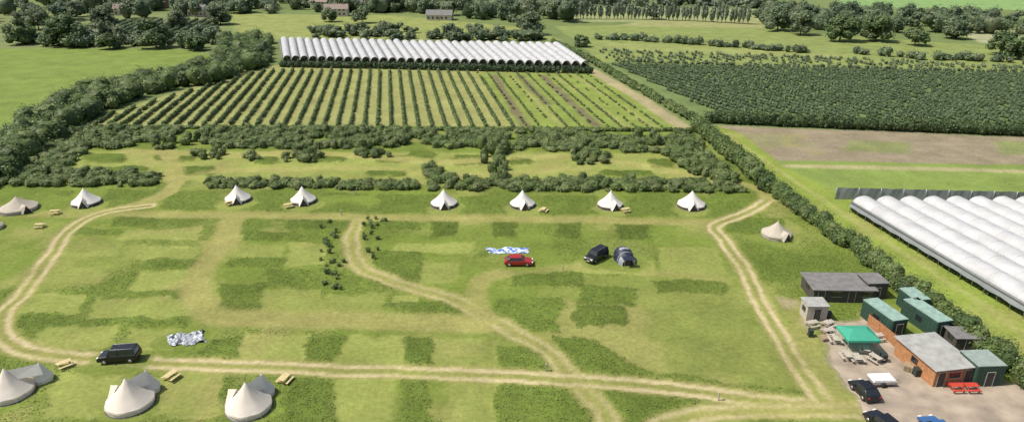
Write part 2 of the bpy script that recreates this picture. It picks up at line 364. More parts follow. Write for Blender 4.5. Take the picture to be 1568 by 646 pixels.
# ------------------------------------------------------------ vegetation
hedge("tall_boundary_hedge",[(1066,197),(1100,226),(1140,260),(1178,294)],3.6,3.4,.6,170,.4,PAL_HEDGE,.2)
hedge("boundary_hedge",[(1188,296),(1250,345),(1330,404),(1400,458),(1470,511),(1568,586),(1700,690)],2.7,2.6,.5,180,.28,PAL_HEDGE,.35,.3)
hedge("lane_hedge",[(845,66),(900,92),(960,128),(1072,192)],2.2,2.4,.8,70,.5,PAL_HEDGE,.25)
hedge("clipped_hedge",[(1085,188),(1250,195),(1568,208),(1900,220)],3.4,3.0,.8,90,.5,[(.08,.125,.045),(.095,.14,.05)],.05,.1)
hedge("field_hedge",[(925,94),(1100,100),(1568,112),(1900,120)],1.3,1.6,1.3,30,.6,PAL_FAR_HAZE,.3,.4,.15)
hedge("field_hedge",[(910,60),(1000,64),(1110,72),(1240,82)],2.8,4,1.8,60,.8,PAL_FAR_HAZE,.4,.4,.15)
hedge("field_hedge",[(1305,82),(1420,92),(1470,92),(1568,98),(1800,110)],3.2,4.5,2.2,70,.8,PAL_FAR_HAZE,.4,.4,.25)
hedge("field_hedge",[(430,103),(600,106),(905,113)],2.5,2,.9,45,.6,[(.06,.095,.04),(.07,.11,.045)],.1,.1)
hedge("orchard_hedge",[(150,197),(400,198),(1060,202)],1.1,1.4,.8,40,.45,PAL_HEDGE,.2,.3)
B=scatter([(345,60),(415,66),(412,100),(330,128),(215,150),(140,180),(80,225),(30,268),(-60,330),(-160,380),(-100,290),(0,225),(60,178),(140,140),(250,120),(330,100)],620,3.7,4.2,.5)
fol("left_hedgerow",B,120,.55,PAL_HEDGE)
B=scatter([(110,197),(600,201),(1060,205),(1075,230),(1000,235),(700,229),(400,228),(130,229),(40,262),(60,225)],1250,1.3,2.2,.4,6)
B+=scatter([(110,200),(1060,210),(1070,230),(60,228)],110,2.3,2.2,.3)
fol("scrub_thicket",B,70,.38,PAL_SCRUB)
B=scatter([(0,262),(70,225),(130,236),(100,258),(245,270),(240,286),(0,288),(-200,300)],360,1.2,2.0,.4)
B+=scatter([(310,277),(640,281),(645,292),(320,289)],190,1.1,1.7,.35)
B+=scatter([(655,270),(760,275),(1000,277),(1120,282),(1142,296),(660,293)],300,1.2,1.9,.4)
B+=scatter([(738,226),(775,226),(778,272),(742,272)],34,2.4,1.9,.35)
B+=scatter([(1015,236),(1075,232),(1120,272),(1130,285),(1060,268)],90,1.7,2.3,.4)
B+=scatter([(430,232),(500,232),(480,258),(440,256)],22,1.6,1.8,.4)+scatter([(545,234),(600,234),(600,242),(545,242)],14,1.3,1.8,.3)
B+=scatter([(870,234),(935,238),(930,252),(880,252)],26,1.3,1.8,.3)+scatter([(640,254),(680,254),(680,270),(645,270)],14,1.4,1.8,.3)
B+=scatter([(295,232),(345,234),(335,248),(300,246)],12,1.5,1.9,.3)+scatter([(370,236),(400,236),(395,250),(375,250)],8,1.3,1.6,.3)
fol("scrub_bushes",B,90,.32,PAL_SCRUB)
B=scatter([(490,345),(520,345),(516,400),(490,400)],16,.9,.75,.4)+scatter([(495,400),(530,400),(520,455),(490,450)],20,.85,.8,.4)
B+=scatter([(555,335),(592,335),(592,362),(555,362)],12,.9,.8,.4)+scatter([(556,362),(585,365),(575,402),(562,398)],8,1.3,1.0,.4)
B+=scatter([(500,338),(600,338),(590,345),(500,345)],5,.8,.7,.4)
fol("young_shrubs",B,90,.18,PAL_HEDGE,core=.5,shell=.4)
OD=-.172
x0,y0=G(120,193)
PO=[G(*p) for p in [(405,106),(728,110),(800,196),(110,193)]]
PO2=[G(*p) for p in [(728,110),(908,113),(1035,196),(800,196)]]
B=[];B2=[]
for r in range(90):
    bx0=x0-10+r*3.6
    y=176
    while y<256:
        x=bx0+(y-178)*OD; y+=.9
        xx,yy=x+random.uniform(-.1,.1),y+random.uniform(-.3,.3)
        if in_poly(x,y,PO):
            if random.random()<.06: continue
            h=random.uniform(.8,1.3); B.append((xx,yy,h*.45,.48,.7,h*.55))
        elif in_poly(x,y,PO2) and random.random()<.5+.3*math.sin(r*2.1):
            h=random.uniform(.35,.8); B2.append((xx,yy,h*.4,.42,.55,h*.5))
fol("orchard_rows",B,34,.4,[(.13,.185,.065),(.15,.21,.075),(.115,.165,.06)])
fol("young_orchard_rows",B2,20,.36,PAL_SCRUB)
PR=[G(*p) for p in [(935,98),(1568,114),(1900,123),(1900,205),(1568,190),(1094,173)]]
B=[]
for r in range(125):
    y=175; gp=random.uniform(.02,.10)
    while y<300:
        x=35+r*3.2+(y-178)*-.45; y+=1.2
        if in_poly(x,y,PR) and random.random()>gp:
            h=random.uniform(.8,1.25); B.append((x+random.uniform(-.15,.15),y,h*.45,.68,.95,h*.55))
fol("fruit_orchard",B,22,.5,[(.12,.175,.08),(.135,.19,.09),(.11,.16,.075)])
B=[]
PL=[G(*p) for p in [(140,34),(330,32),(345,70),(150,70)]]
for r in range(60):
    y=300
    while y<440:
        x=-260+r*5+(y-300)*-.17; y+=2.4
        if in_poly(x,y,PL): B.append((x,y,1.0,1.,1.5,1.2))
PL=[G(*p) for p in [(915,76),(1300,90),(1568,103),(1568,108),(930,92)]]
for r in range(80):
    y=250
    while y<340:
        x=20+r*4+(y-250)*-.3; y+=2.2
        if in_poly(x,y,PL) and random.random()<.7: B.append((x,y,.5,.6,1.1,.65))
fol("vineyard_rows",B,22,.7,PAL_FAR_HAZE)
def mass(name,poly,n,h,w,pal=PAL_FAR_HAZE,nl=90,ls=1.1,hv=.4):
    B=scatter(poly,n,h,w,hv); T=[((b[0],b[1],-.1),(b[0],b[1],b[2]),.25,.15) for b in B]
    E=[]
    for b in B:
        for k in range(4):
            a=random.random()*6.28; s=random.uniform(.3,.6)
            E.append((b[0]+math.cos(a)*b[3]*.85,b[1]+math.sin(a)*b[3]*.85,b[2]+b[5]*random.uniform(-.2,.75),b[3]*s,b[4]*s,b[5]*s))
    return fol(name,B+E,nl,ls,pal,T,core=.72,shell=.65)
mass("distant_woodland",[(-300,2),(0,4),(340,0),(600,-2),(860,2),(1000,-2),(1180,-6),(1240,-26),(600,-34),(-300,-30)],290,9,12,PAL_FARX_HAZE,70,1.4)
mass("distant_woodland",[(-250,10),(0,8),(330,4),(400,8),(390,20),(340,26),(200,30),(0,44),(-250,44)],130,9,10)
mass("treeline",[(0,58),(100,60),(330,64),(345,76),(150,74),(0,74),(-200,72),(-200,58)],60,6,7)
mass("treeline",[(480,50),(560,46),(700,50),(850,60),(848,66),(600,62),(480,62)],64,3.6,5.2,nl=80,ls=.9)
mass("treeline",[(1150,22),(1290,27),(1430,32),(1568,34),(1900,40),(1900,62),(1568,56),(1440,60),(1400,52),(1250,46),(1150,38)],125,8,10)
mass("distant_woodland",[(1300,-34),(1900,-38),(1900,-28),(1300,-25)],110,9,12,PAL_FARX_HAZE,60,1.4)
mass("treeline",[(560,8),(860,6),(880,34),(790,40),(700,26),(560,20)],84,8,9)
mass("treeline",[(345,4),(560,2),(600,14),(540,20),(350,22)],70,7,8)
mass("treeline",[(870,4),(1180,8),(1180,13),(870,10)],45,7,9,PAL_FARX_HAZE)
B=[];T=[]
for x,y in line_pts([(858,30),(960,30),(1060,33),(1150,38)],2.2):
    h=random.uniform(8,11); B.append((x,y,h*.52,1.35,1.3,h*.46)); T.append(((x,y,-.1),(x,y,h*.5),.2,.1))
fol("poplar_row",B,90,.9,PAL_FARX_HAZE,T)
for u,v,h,w in [(105,72,14,17),(240,74,13,15),(35,68,12,14),(272,44,10,11),(338,38,12,14),(555,36,9,11),(690,60,7,9),(812,54,12,13),(890,72,5,7),(1190,48,14,15),(1285,64,13,16),(1340,64,12,15),(1530,84,10,12),(1560,92,9,11),(1225,54,12,12),(168,76,7,9),(300,78,7,9),(1000,30,9,8),(160,40,11,13),(60,46,11,13),(505,34,8,9),(1400,70,8,11),(1460,60,9,11)]:
    tree("broadleaf_tree",u,v,h,w,150,.95,PAL_TREE if v>62 else PAL_FAR_HAZE)
# ------------------------------------------------------------ generic builder
class MB:
    def __init__(s): s.v=[];s.f=[];s.m=[];s.mats=[];s.sm=[]
    def mi(s,m):
        if m not in s.mats: s.mats.append(m)
        return s.mats.index(m)
    def add(s,V,Fc,m,sm=False):
        o=len(s.v); s.v+=[tuple(map(float,p)) for p in V]; k=s.mi(m)
        for f in Fc: s.f.append([i+o for i in f]); s.m.append(k); s.sm.append(sm)
    def box(s,c,d,m,rz=0,rx=0,ry=0,taper=1):
        R=Matrix.Rotation(rz,3,'Z')@Matrix.Rotation(ry,3,'Y')@Matrix.Rotation(rx,3,'X'); V=[]
        for z in (-.5,.5):
            k=taper if z>0 else 1
            for x,y in ((-.5,-.5),(.5,-.5),(.5,.5),(-.5,.5)):
                V.append(R@Vector((x*d[0]*k,y*d[1]*k,z*d[2]))+Vector(c))
        s.add(V,[(3,2,1,0),(4,5,6,7),(0,1,5,4),(1,2,6,5),(2,3,7,6),(3,0,4,7)],m)
    def beam(s,p0,p1,r,m,n=6,r1=None,cap=True):
        V,Q=tube(p0,p1,r,r if r1 is None else r1,n); Fc=[tuple(q) for q in Q]
        if cap: Fc+=[tuple(range(n))[::-1],tuple(range(n,2*n))]
        s.add(V,Fc,m,True)
    def rev(s,prof,m,n=24,c=(0,0,0),sx=1,sy=1,wob=0):
        V=[];Fc=[]
        for k,(r,z) in enumerate(prof):
            for i in range(n):
                a=2*math.pi*i/n; q=1+wob*math.cos(8*a)*(r>0.2)
                V.append((c[0]+r*sx*q*math.cos(a),c[1]+r*sy*q*math.sin(a),c[2]+z))
        for k in range(len(prof)-1):
            for i in range(n):
                j=(i+1)%n; Fc.append((k*n+i,k*n+j,(k+1)*n+j,(k+1)*n+i))
        s.add(V,Fc,m,True)
    def build(s,name,loc=(0,0,0),rz=0,parent=None,bevel=0):
        me=bpy.data.meshes.new(name); me.from_pydata(s.v,[],s.f); me.update()
        for m in s.mats: me.materials.append(m)
        me.polygons.foreach_set("material_index",s.m); me.polygons.foreach_set("use_smooth",s.sm)
        ob=bpy.data.objects.new(name,me); sc.collection.objects.link(ob); ob.location=loc; ob.rotation_euler=(0,0,rz)
        if parent: ob.parent=parent
        if bevel:
            b=ob.modifiers.new("bevel",'BEVEL'); b.width=bevel; b.segments=2; b.limit_method='ANGLE'
        return ob
def empty(name,loc,rz=0):
    e=bpy.data.objects.new(name,None); sc.collection.objects.link(e); e.location=loc; e.rotation_euler=(0,0,rz); return e
# ------------------------------------------------------------ polytunnels
def plastic(name,col,tr):
    m=M(name,col,.4,0,.14,.35,0,.4); n=m.node_tree.nodes; l=m.node_tree.links; b=n["Principled BSDF"]; o=n["Material Output"]
    t=n.new("ShaderNodeBsdfTranslucent"); t.inputs[0].default_value=(*col,1)
    mx=n.new("ShaderNodeMixShader"); mx.inputs[0].default_value=tr
    l.new(b.outputs[0],mx.inputs[1]); l.new(t.outputs[0],mx.inputs[2]); l.new(mx.outputs[0],o.inputs[0]); return m
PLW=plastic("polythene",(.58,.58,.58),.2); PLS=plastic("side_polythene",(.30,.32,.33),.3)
STEEL=M("galvanised_steel",(.45,.46,.47),.4,.6); GUT=M("gutter",(.17,.18,.18),.6); NET=M("windbreak_net",(.27,.29,.285),.9,0,.15,.5); HOOP=M("hoop",(.47,.48,.49),.5)
def tunnel(mb,p0,p1,w0,w1,leg,rise,seg=10,nl=18,sg=.05):
    p0=np.array(p0);p1=np.array(p1); d=(p1-p0); L=np.linalg.norm(d); d/=L; s=np.array([d[1],-d[0]])
    V=[]
    for i in range(nl+1):
        t=i/nl; w=(w0+(w1-w0)*t)*.5*.95; p=p0+(p1-p0)*t; sag=random.uniform(-sg,sg)
        for k in range(seg+1):
            a=math.pi*k/seg; x=-math.cos(a)*w; z=leg+(rise+sag)*math.sin(a)**.85
            V.append((p[0]+s[0]*x,p[1]+s[1]*x,z))
    Fc=[(i*(seg+1)+k,i*(seg+1)+k+1,(i+1)*(seg+1)+k+1,(i+1)*(seg+1)+k) for i in range(nl) for k in range(seg)]
    mb.add(V,Fc,PLW,True)
    return d,s,L
def far_tunnels():
    e=empty("polytunnel_block",(0,0,0)); mb=MB(); fr=MB()
    n=34
    A0,A1=np.array(G(434,97)),np.array(G(903,106)); B0,B1=np.array(G(430,67)),np.array(G(858,75))
    for i in range(n):
        t=(i+.5)/n; a=A0+(A1-A0)*t; b=B0+(B1-B0)*t
        b=b+(b-a)*random.uniform(-.04,.04)
        w0=np.linalg.norm(A1-A0)/n; w1=np.linalg.norm(B1-B0)/n
        d,s,L=tunnel(mb,a,b,w0*.86,w1*.86,1.5,1.5)
        for sd in (-.5,.5):
            q=a+s*w0*sd; q2=b+s*w1*sd
            fr.beam((q[0],q[1],0),(q[0],q[1],1.5),.05,STEEL,5)
            fr.beam((q[0],q[1],1.62),(q2[0],q2[1],1.62),.36,GUT,4)
    mb.build("covers",parent=e); fr.build("frame",parent=e)
    B=[]
    for i in range(n*2):
        t=(i+.5)/(2*n)
        for k in range(6):
            a=A0+(A1-A0)*t; b=B0+(B1-B0)*t; p=a+(b-a)*(.01+k*.02); B.append((p[0],p[1],.7,.6,1.,.8))
    o=fol("crops",B,16,.5,[(.05,.08,.03)]); o.parent=e
far_tunnels()
def right_tunnels():
    e=empty("polytunnel_block",(0,0,0)); mb=MB(); fr=MB()
    P0=np.array(G(1301,325)); P1=np.array(G(1600,508)); d=P1-P0; d/=np.linalg.norm(d); s=np.array([-d[1],d[0]])
    if s[0]<0: s=-s
    w=4.2; far=P0; near=P1+d*10; st=w*s[1]/-d[1]*1.0
    for i in range(20):
        c0=far+s*(w*(i+.5))+d*(i*st); c1=near+s*(w*(i+.5))
        _,_,L=tunnel(mb,c0,c1,w*.95,w*.95,1.9,1.2,12,16,.02)
        nh=int(L/5)
        for k in range(nh+1):
            p=c0+(c1-c0)*k/nh; pr=None
            for q in range(13):
                a=math.pi*q/12; x=-math.cos(a)*w*.5*.907; z=1.9+1.225*math.sin(a)**.85
                cur=(p[0]+s[0]*x,p[1]+s[1]*x,z)
                if pr: fr.beam(pr,cur,.015,HOOP,4,cap=False)
                pr=cur
        q0=far+s*w*i+d*i*st; q1=near+s*w*i
        fr.beam((q0[0],q0[1],1.98),(q1[0],q1[1],1.98),.26,GUT,4)
        fr.beam((q0[0],q0[1],0),(q0[0],q0[1],1.98),.05,STEEL,5)
    V=[];n=60
    for i in range(n+1):
        p=far+(near-far)*i/n; q=.06*math.sin(i*1.3)
        for o,z in ((.08,2.05),(-.2+q,1.6),(-.35+q,1.15)):
            V.append((p[0]+s[0]*o,p[1]+s[1]*o,z+q*.6))
    mb.add(V,[(i*3+k,i*3+k+1,(i+1)*3+k+1,(i+1)*3+k) for i in range(n) for k in range(2)],PLS,True)
    L=np.linalg.norm(near-far); k=int(L/2.2)
    for i in range(k+1):
        p=far+d*L*i/k; fr.beam((p[0]-s[0]*.1,p[1]-s[1]*.1,0),(p[0]-s[0]*.05,p[1]-s[1]*.05,1.95),.04,STEEL,5)
    mb.build("covers",parent=e); fr.build("frame",parent=e)
    B=[]
    for r in range(2):
        y=0
        while y<L:
            p=far+d*y+s*(.6+r*1.6); y+=.7; B.append((p[0],p[1],.6,.5,.6,.75))
    o=fol("crops",B,50,.28,[(.045,.08,.03),(.06,.1,.035)]); o.parent=e
    f=MB(); a=np.array(G(1278,305)); b=np.array(G(1800,318)); n=60
    V=[]
    for i in range(n+1):
        p=a+(b-a)*i/n; V+= [(p[0],p[1],0),(p[0],p[1]+.08*math.sin(i*1.7),2.4+.05*math.sin(i*2.3))]
    f.add(V,[(2*i,2*i+2,2*i+3,2*i+1) for i in range(n)],NET)
    for i in range(0,n+1,4):
        p=a+(b-a)*i/n; f.beam((p[0],p[1]-.1,0),(p[0],p[1]-.1,2.5),.05,STEEL,5)
    f.build("windbreak_fence")
right_tunnels()
# ------------------------------------------------------------ tents
CANV=fabric("canvas",(.80,.73,.64)); CANW=fabric("white_canvas",(.84,.80,.74)); CAND=fabric("weathered_canvas",(.52,.47,.39),.2)
DARKF=M("dark_mesh_and_doorway",(.07,.06,.05),.9); GSH=M("groundsheet",(.10,.09,.08),.8); ROPE=M("rope",(.4,.38,.32),.9); WOOD=M("timber",(.30,.22,.13),.8,0,.25,6)
YWOOD=M("new_timber",(.55,.45,.24),.8,0,.2,6); REDW=M("red_paint",(.5,.06,.04),.6)
def bell(u,v,r=2.5,h=3.0,can=CANV,wall=None,door=-math.pi/2,rz=0,annex=None,name="bell_tent"):
    x,y=G(u,v); mb=MB(); wh=.65; wall=wall or can
    n=32; prof=[(r*1.0,wh),(r*.70,wh+(h-wh)*.22),(r*.43,wh+(h-wh)*.48),(r*.2,wh+(h-wh)*.75),(.06,h),(.01,h+.04)]
    mb.rev(prof,can,n,wob=.02)
    mb.rev([(r*1.03,wh-.16),(r*1.012,wh+.02)],can,n,wob=.02)
    mb.rev([(r*.98,.02),(r*.985,wh+.01)],wall,n)
    mb.rev([(.01,.05),(r*1.04,.05),(r*1.05,.0)],GSH,n)
    mb.beam((0,0,0),(0,0,h+.22),.03,STEEL,6)
    dx,dy=math.cos(door),math.sin(door); sx,sy=-dy,dx
    t=(r*.62*dx,r*.62*dy,h*.60); o=r*1.15; hw=.8
    top=(dx*o,dy*o,1.6); l=(dx*o+sx*hw,dy*o+sy*hw,.05); rr=(dx*o-sx*hw,dy*o-sy*hw,.05)
    mb.add([t,top,l,(dx*r*.75+sx*1.1,dy*r*.75+sy*1.1,.55)],[(0,1,2,3)],can); mb.add([t,top,rr,(dx*r*.75-sx*1.1,dy*r*.75-sy*1.1,.55)],[(3,2,1,0)],can)
    k=.93
    mb.add([(top[0]*k,top[1]*k,1.48),(l[0]*k,l[1]*k,.06),(rr[0]*k,rr[1]*k,.06)],[(0,1,2)],DARKF)  # dark sheet painting the shade inside the open doorway
    for i in range(12):
        a=2*math.pi*(i+.5)/12
        c,s_=math.cos(a),math.sin(a)
        mb.beam((c*r*1.01,s_*r*1.01,wh),(c*(r+1.2),s_*(r+1.2),.02),.009,ROPE,3,cap=False)
        mb.beam((c*(r+1.2),s_*(r+1.2),-.05),(c*(r+1.24),s_*(r+1.24),.14),.02,STEEL,4)
    if annex:
        ax,ay,ar,ah=annex
        mb.rev([(ar*1.0,.6),(ar*.62,.6+(ah-.6)*.35),(ar*.28,.6+(ah-.6)*.72),(.05,ah)],CANW,8,(ax,ay,0),wob=.03)
        mb.rev([(ar*.96,.02),(ar*1.0,.62)],CANW,8,(ax,ay,0))
        mb.beam((ax,ay,0),(ax,ay,ah+.15),.03,STEEL,6)
        nx_,ny_=-ay,ax; ln=math.hypot(ax,ay); nx_/=ln; ny_/=ln
        mb.add([(0,0,h*.9),(ax,ay,ah*.96),(ax+nx_*.8,ay+ny_*.8,1.3),(nx_*.6,ny_*.6,h*.6)],[(0,1,2,3)],CANW)
        mb.add([(0,0,h*.9),(ax,ay,ah*.96),(ax-nx_*.8,ay-ny_*.8,1.3),(-nx_*.6,-ny_*.6,h*.6)],[(3,2,1,0)],CANW)
    mb.build(name,(x,y,0.02),rz)
for i,(u,v,w) in enumerate(TENTS_FAR):
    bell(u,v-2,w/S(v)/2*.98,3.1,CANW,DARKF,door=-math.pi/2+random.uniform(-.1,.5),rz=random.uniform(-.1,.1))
bell(30,321,3.1,2.6,CAND,CAND,door=-.6); bell(1188,361,2.45,2.6,CAND,CAND,door=-1.2); bell(-14,351,2.0,2.4,CAND)
bell(18,602,2.35,3.3,CANV,annex=(2.2,2.3,1.05,2.5),door=2.6); bell(201,618,2.45,3.3,CANV,annex=(1.0,2.3,1.15,2.8),door=2.7); bell(382,624,2.4,3.3,CANV,annex=(.9,2.3,1.2,2.8),door=2.7)
def picnic(u,v,rz=0,m=None,name="picnic_table"):
    m=m or YWOOD; x,y=G(u,v); mb=MB()
    for i in range(5): mb.box((0,-.3+i*.15,.75),(1.5,.135,.04),m)
    for s_ in (-1,1):
        for k in (0,1): mb.box((0,s_*(.6+k*.14),.45),(1.5,.125,.04),m)
    for ex in (-.55,.55):
        mb.box((ex,0,.41),(.05,1.5,.09),m); mb.box((ex,0,.69),(.05,.72,.07),m)
        for s_ in (-1,1): mb.beam((ex+.04,s_*.25,.73),(ex+.04,s_*.6,0),.045,m,4)
    mb.build(name,(x,y,.02),rz)
for u,v,r in [(100,562,.8),(263,580,1.2),(437,585,1.3),(85,328,.2),(352,314,.8),(442,318,.5),(832,325,1.2),(958,325,.3),(62,349,.1)]: picnic(u,v,r)
GW=M("weathered_timber",(.42,.38,.32),.85,0,.2,6)
for u,v,r in [(1243,500,.3),(1268,500,.5),(1268,512,.2),(1278,524,1.4),(1311,553,1.5),(1339,553,2.0),(1325,540,1.2),(1296,549,1.5),(1342,520,.2)]: picnic(u,v,r,GW)
picnic(1462,597,.05,REDW); picnic(1485,597,.02,REDW)
# ------------------------------------------------------------ cars
GLASS=M("car_glass",(.02,.025,.03),.08,0,.05,3,0,.8); TYRE=M("tyre",(.02,.02,.02),.9); RIM=M("alloy",(.5,.5,.52),.3,.8); LAMP=M("headlamp",(.75,.75,.72),.2); TAIL=M("tail_lamp",(.4,.02,.02),.3)
def car(u,v,paint,rz=0,suv=False,L=4.3,name="parked_car"):
    x,y=G(u,v); e=empty(name,(x,y,.03),rz); w=1.78; hl=L/2
    if suv: bel=1.12; top=1.78; prof=[(-hl,.35),(-hl,.95),(-hl+.1,bel),(hl-1.3,bel),(hl-.25,.98),(hl,.8),(hl,.35)]; cab=[(-hl+.12,bel-.02),(-hl+.3,top-.03),(-hl+.6,top),(.55,top),(.75,top-.05),(hl-1.2,bel-.02)]
    else: bel=.95; top=1.45; prof=[(-hl,.3),(-hl,.75),(-hl+.15,.93),(hl-1.25,bel),(hl-.3,.8),(hl,.62),(hl,.3)]; cab=[(-hl+.3,bel-.04),(-hl+.85,top-.06),(-hl+1.15,top),(.2,top),(.45,top-.06),(hl-1.2,bel-.03)]
    b=MB(); n=len(prof); V=[(px,-w/2,z) for px,z in prof]+[(px,w/2,z) for px,z in prof]
    b.add(V,[tuple(range(n)),tuple(range(n,2*n))[::-1]]+[((i+1)%n,i,i+n,(i+1)%n+n) for i in range(n)],paint); b.build("body",parent=e,bevel=.09)
    g=MB(); n=len(cab)
    def yy(z): return w/2*(.95-.17*(z-bel)/(top-bel))
    V=[(px,-yy(z),z) for px,z in cab]+[(px,yy(z),z) for px,z in cab]
    g.add(V,[tuple(range(n)),tuple(range(n,2*n))[::-1]]+[((i+1)%n,i,i+n,(i+1)%n+n) for i in range(n)],GLASS); g.build("windows",parent=e,bevel=.04)
    r=MB(); rx0=cab[1][0]; rx1=cab[4][0]
    r.box(((rx0+rx1)/2,0,top+.012),(rx1-rx0,w*.77,.045),paint)
    for s_ in (-1,1):
        for k in ((cab[0],cab[1]),(cab[5],cab[4])): r.beam((k[0][0],s_*(yy(bel)+.0),k[0][1]),(k[1][0],s_*(yy(top)+.0),k[1][1]),.045,paint,5)
        r.beam((-.15,s_*(yy(bel)),bel),(-.2,s_*(yy(top)),top),.035,paint,5)
        r.box((hl-1.35,s_*(w/2+.08),bel+.05),(.16,.18,.12),paint)
        if suv: r.beam((rx0+.1,s_*.62,top+.09),(rx1-.1,s_*.62,top+.09),.025,STEEL,5)
    r.build("roof_and_pillars",parent=e,bevel=.015)
    q=MB()
    for cx in (-hl+.8,hl-.85):
        for s_ in (-1,1):
            q.beam((cx,s_*(w/2-.2),.33),(cx,s_*(w/2+.02),.33),.33,TYRE,18); q.beam((cx,s_*(w/2+.0),.33),(cx,s_*(w/2+.03),.33),.2,RIM,12)
    q.build("wheels",parent=e)
    q=MB()
    for s_ in (-1,1):
        q.box((hl-.06,s_*.62,.66 if not suv else .82),(.16,.36,.14),LAMP); q.box((-hl+.04,s_*.68,.75 if not suv else .9),(.12,.24,.2),TAIL)
    q.box((hl-.0,0,.42),(.06,.9,.12),GLASS); q.box((hl+.01,0,.5),(.05,.5,.1),LAMP)
    q.build("lamps",parent=e)
def paint(n,c): return M(n,c,.25,.1,.03,1,0,.6)
BLK=paint("black_paint",(.015,.015,.018)); RED=paint("red_car_paint",(.36,.02,.02)); BLU=paint("blue_car_paint",(.04,.12,.3))
car(185,551,BLK,math.pi+.12,True,4.6,"parked_suv"); car(794,405,RED,.0,False,4.4)
car(1322,603,BLK,math.pi/2+.15,False,3.6); car(1352,655,BLK,math.pi/2+.3,False,4.2); car(1434,664,BLU,math.pi/2+.1,False,4.2)
car(913,397,BLK,-math.pi/2-.75,True,4.4,"parked_suv")
WCOV=M("white_cover",(.62,.62,.62),.6)
def trailer(u,v,rz):
    x,y=G(u,v); mb=MB()
    mb.box((0,0,.55),(2.6,1.5,.35),STEEL); mb.box((0,0,.83),(2.66,1.56,.2),WCOV,taper=.93); mb.beam((1.3,0,.45),(2.2,0,.42),.05,STEEL)
    for s_ in (-1,1): mb.beam((-.1,s_*.72,.3),(-.1,s_*.9,.3),.3,TYRE,16)
    mb.build("covered_trailer",(x,y,.03),rz)
trailer(1348,587,.05)
# ------------------------------------------------------------ camping tent, spread fabric
NAVY=M("navy_nylon",(.02,.026,.045),.5,0,.2,2); GREYN=M("grey_nylon",(.30,.32,.35),.5,0,.15,2); BLUEN=M("blue_nylon",(.05,.15,.42),.5); WHN=M("white_nylon",(.58,.62,.68),.6); DKGN=M("charcoal_nylon",(.07,.075,.085),.6,0,.2,2)
def camptent(u,v,rz,top,L=4.6):
    x,y=G(u,v); mb=MB(); n=24; hw=1.5; hgt_=2.0; ns=12; V=[]
    for i in range(n+1):
        t=i/n; px=-L/2+L*t; k=max(.06,math.sin(math.pi*min(1,max(0,.10+t*.82))))**.38; rib=1-.03*math.cos(t*6*math.pi*2)
        for j in range(ns+1):
            a=math.pi*j/ns; V.append((px,-math.cos(a)*hw*k*rib,math.sin(a)**.8*hgt_*k*rib))
    for i in range(n):
        for j in range(ns):
            m=NAVY
            if 9<=i<12 and 4<=j<ns-4: m=top
            elif i>=19 and (j<3 or j>ns-4): m=top
            elif i in (6,7) and j in (4,5,6,7): m=DKGN
            elif i==0 or i==17: m=GREYN
            q=(i*(ns+1)+j,i*(ns+1)+j+1,(i+1)*(ns+1)+j+1,(i+1)*(ns+1)+j); mb.add([V[a] for a in q],[(0,1,2,3)],m,False)
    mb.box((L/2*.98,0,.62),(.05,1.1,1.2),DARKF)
    mb.box((L/2+.35,0,1.45),(.9,1.7,.04),NAVY,ry=.25)
    for s_ in (-1,1):
        mb.beam((L/2+.8,s_*.8,0),(L/2+.8,s_*.8,1.35),.02,STEEL,4)
        for k in (-1.5,0,1.5): mb.beam((k,s_*hw*.8,1.2),(k,s_*(hw+1.1),0),.01,ROPE,3,cap=False)
    mb.build("camping_tent",(x,y,.03),rz)
camptent(955,398,-math.pi/2+.15,GREYN,4.2)
def crumple(name,u,v,lx,ly,hh,rz,cols,seed,cs=.17,ragged=.25):
    x,y=G(u,v); nx_,ny_=70,32; mb=MB()
    gx,gy=np.meshgrid(np.linspace(-.5,.5,nx_),np.linspace(-.5,.5,ny_))
    ex=gx*lx*(1+.35*(vnoise(gx*9+5,gy*9+5,2,seed)-.5)); ey=gy*ly*(1+.5*(vnoise(gx*9+5,gy*2+5,1.2,seed+1)-.5))+.3*ly*(vnoise(gx*8+9,gy*0+3,1.5,seed+2)-.5)
    ed=np.clip(1-np.maximum(np.abs(gx),np.abs(gy))*2,0,1)
    z=.02+hh*np.abs(fbm(ex+20,ey+20,.9,seed,4)-.35)*np.minimum(1,ed*5)
    keep=(ed+ragged*2*(fbm(ex+40,ey+40,1.1,seed+9,3)-.5))>.04
    V=np.stack([ex,ey,z],-1).reshape(-1,3)
    for i in range(ny_-1):
        for j in range(nx_-1):
            if not keep[i,j]: continue
            m=cols[int(fbm(j*cs+50,i*cs*1.6+50,1.6,seed+5,2)*1.35*len(cols))%len(cols)]
            q=(i*nx_+j,i*nx_+j+1,(i+1)*nx_+j+1,(i+1)*nx_+j); mb.add([V[a] for a in q],[(0,1,2,3)],m,False)
    mb.build(name,(x,y,.1),rz)
crumple("spread_out_tent_fabric",776,385,7.2,2.2,.5,-.02,[BLUEN,BLUEN,WHN,BLUEN,WHN],3,.12,.1)
crumple("collapsed_tent",286,519,4.4,3.3,1.2,.45,[DKGN,GREYN,GREYN,WHN,DKGN],11,.12,.5)
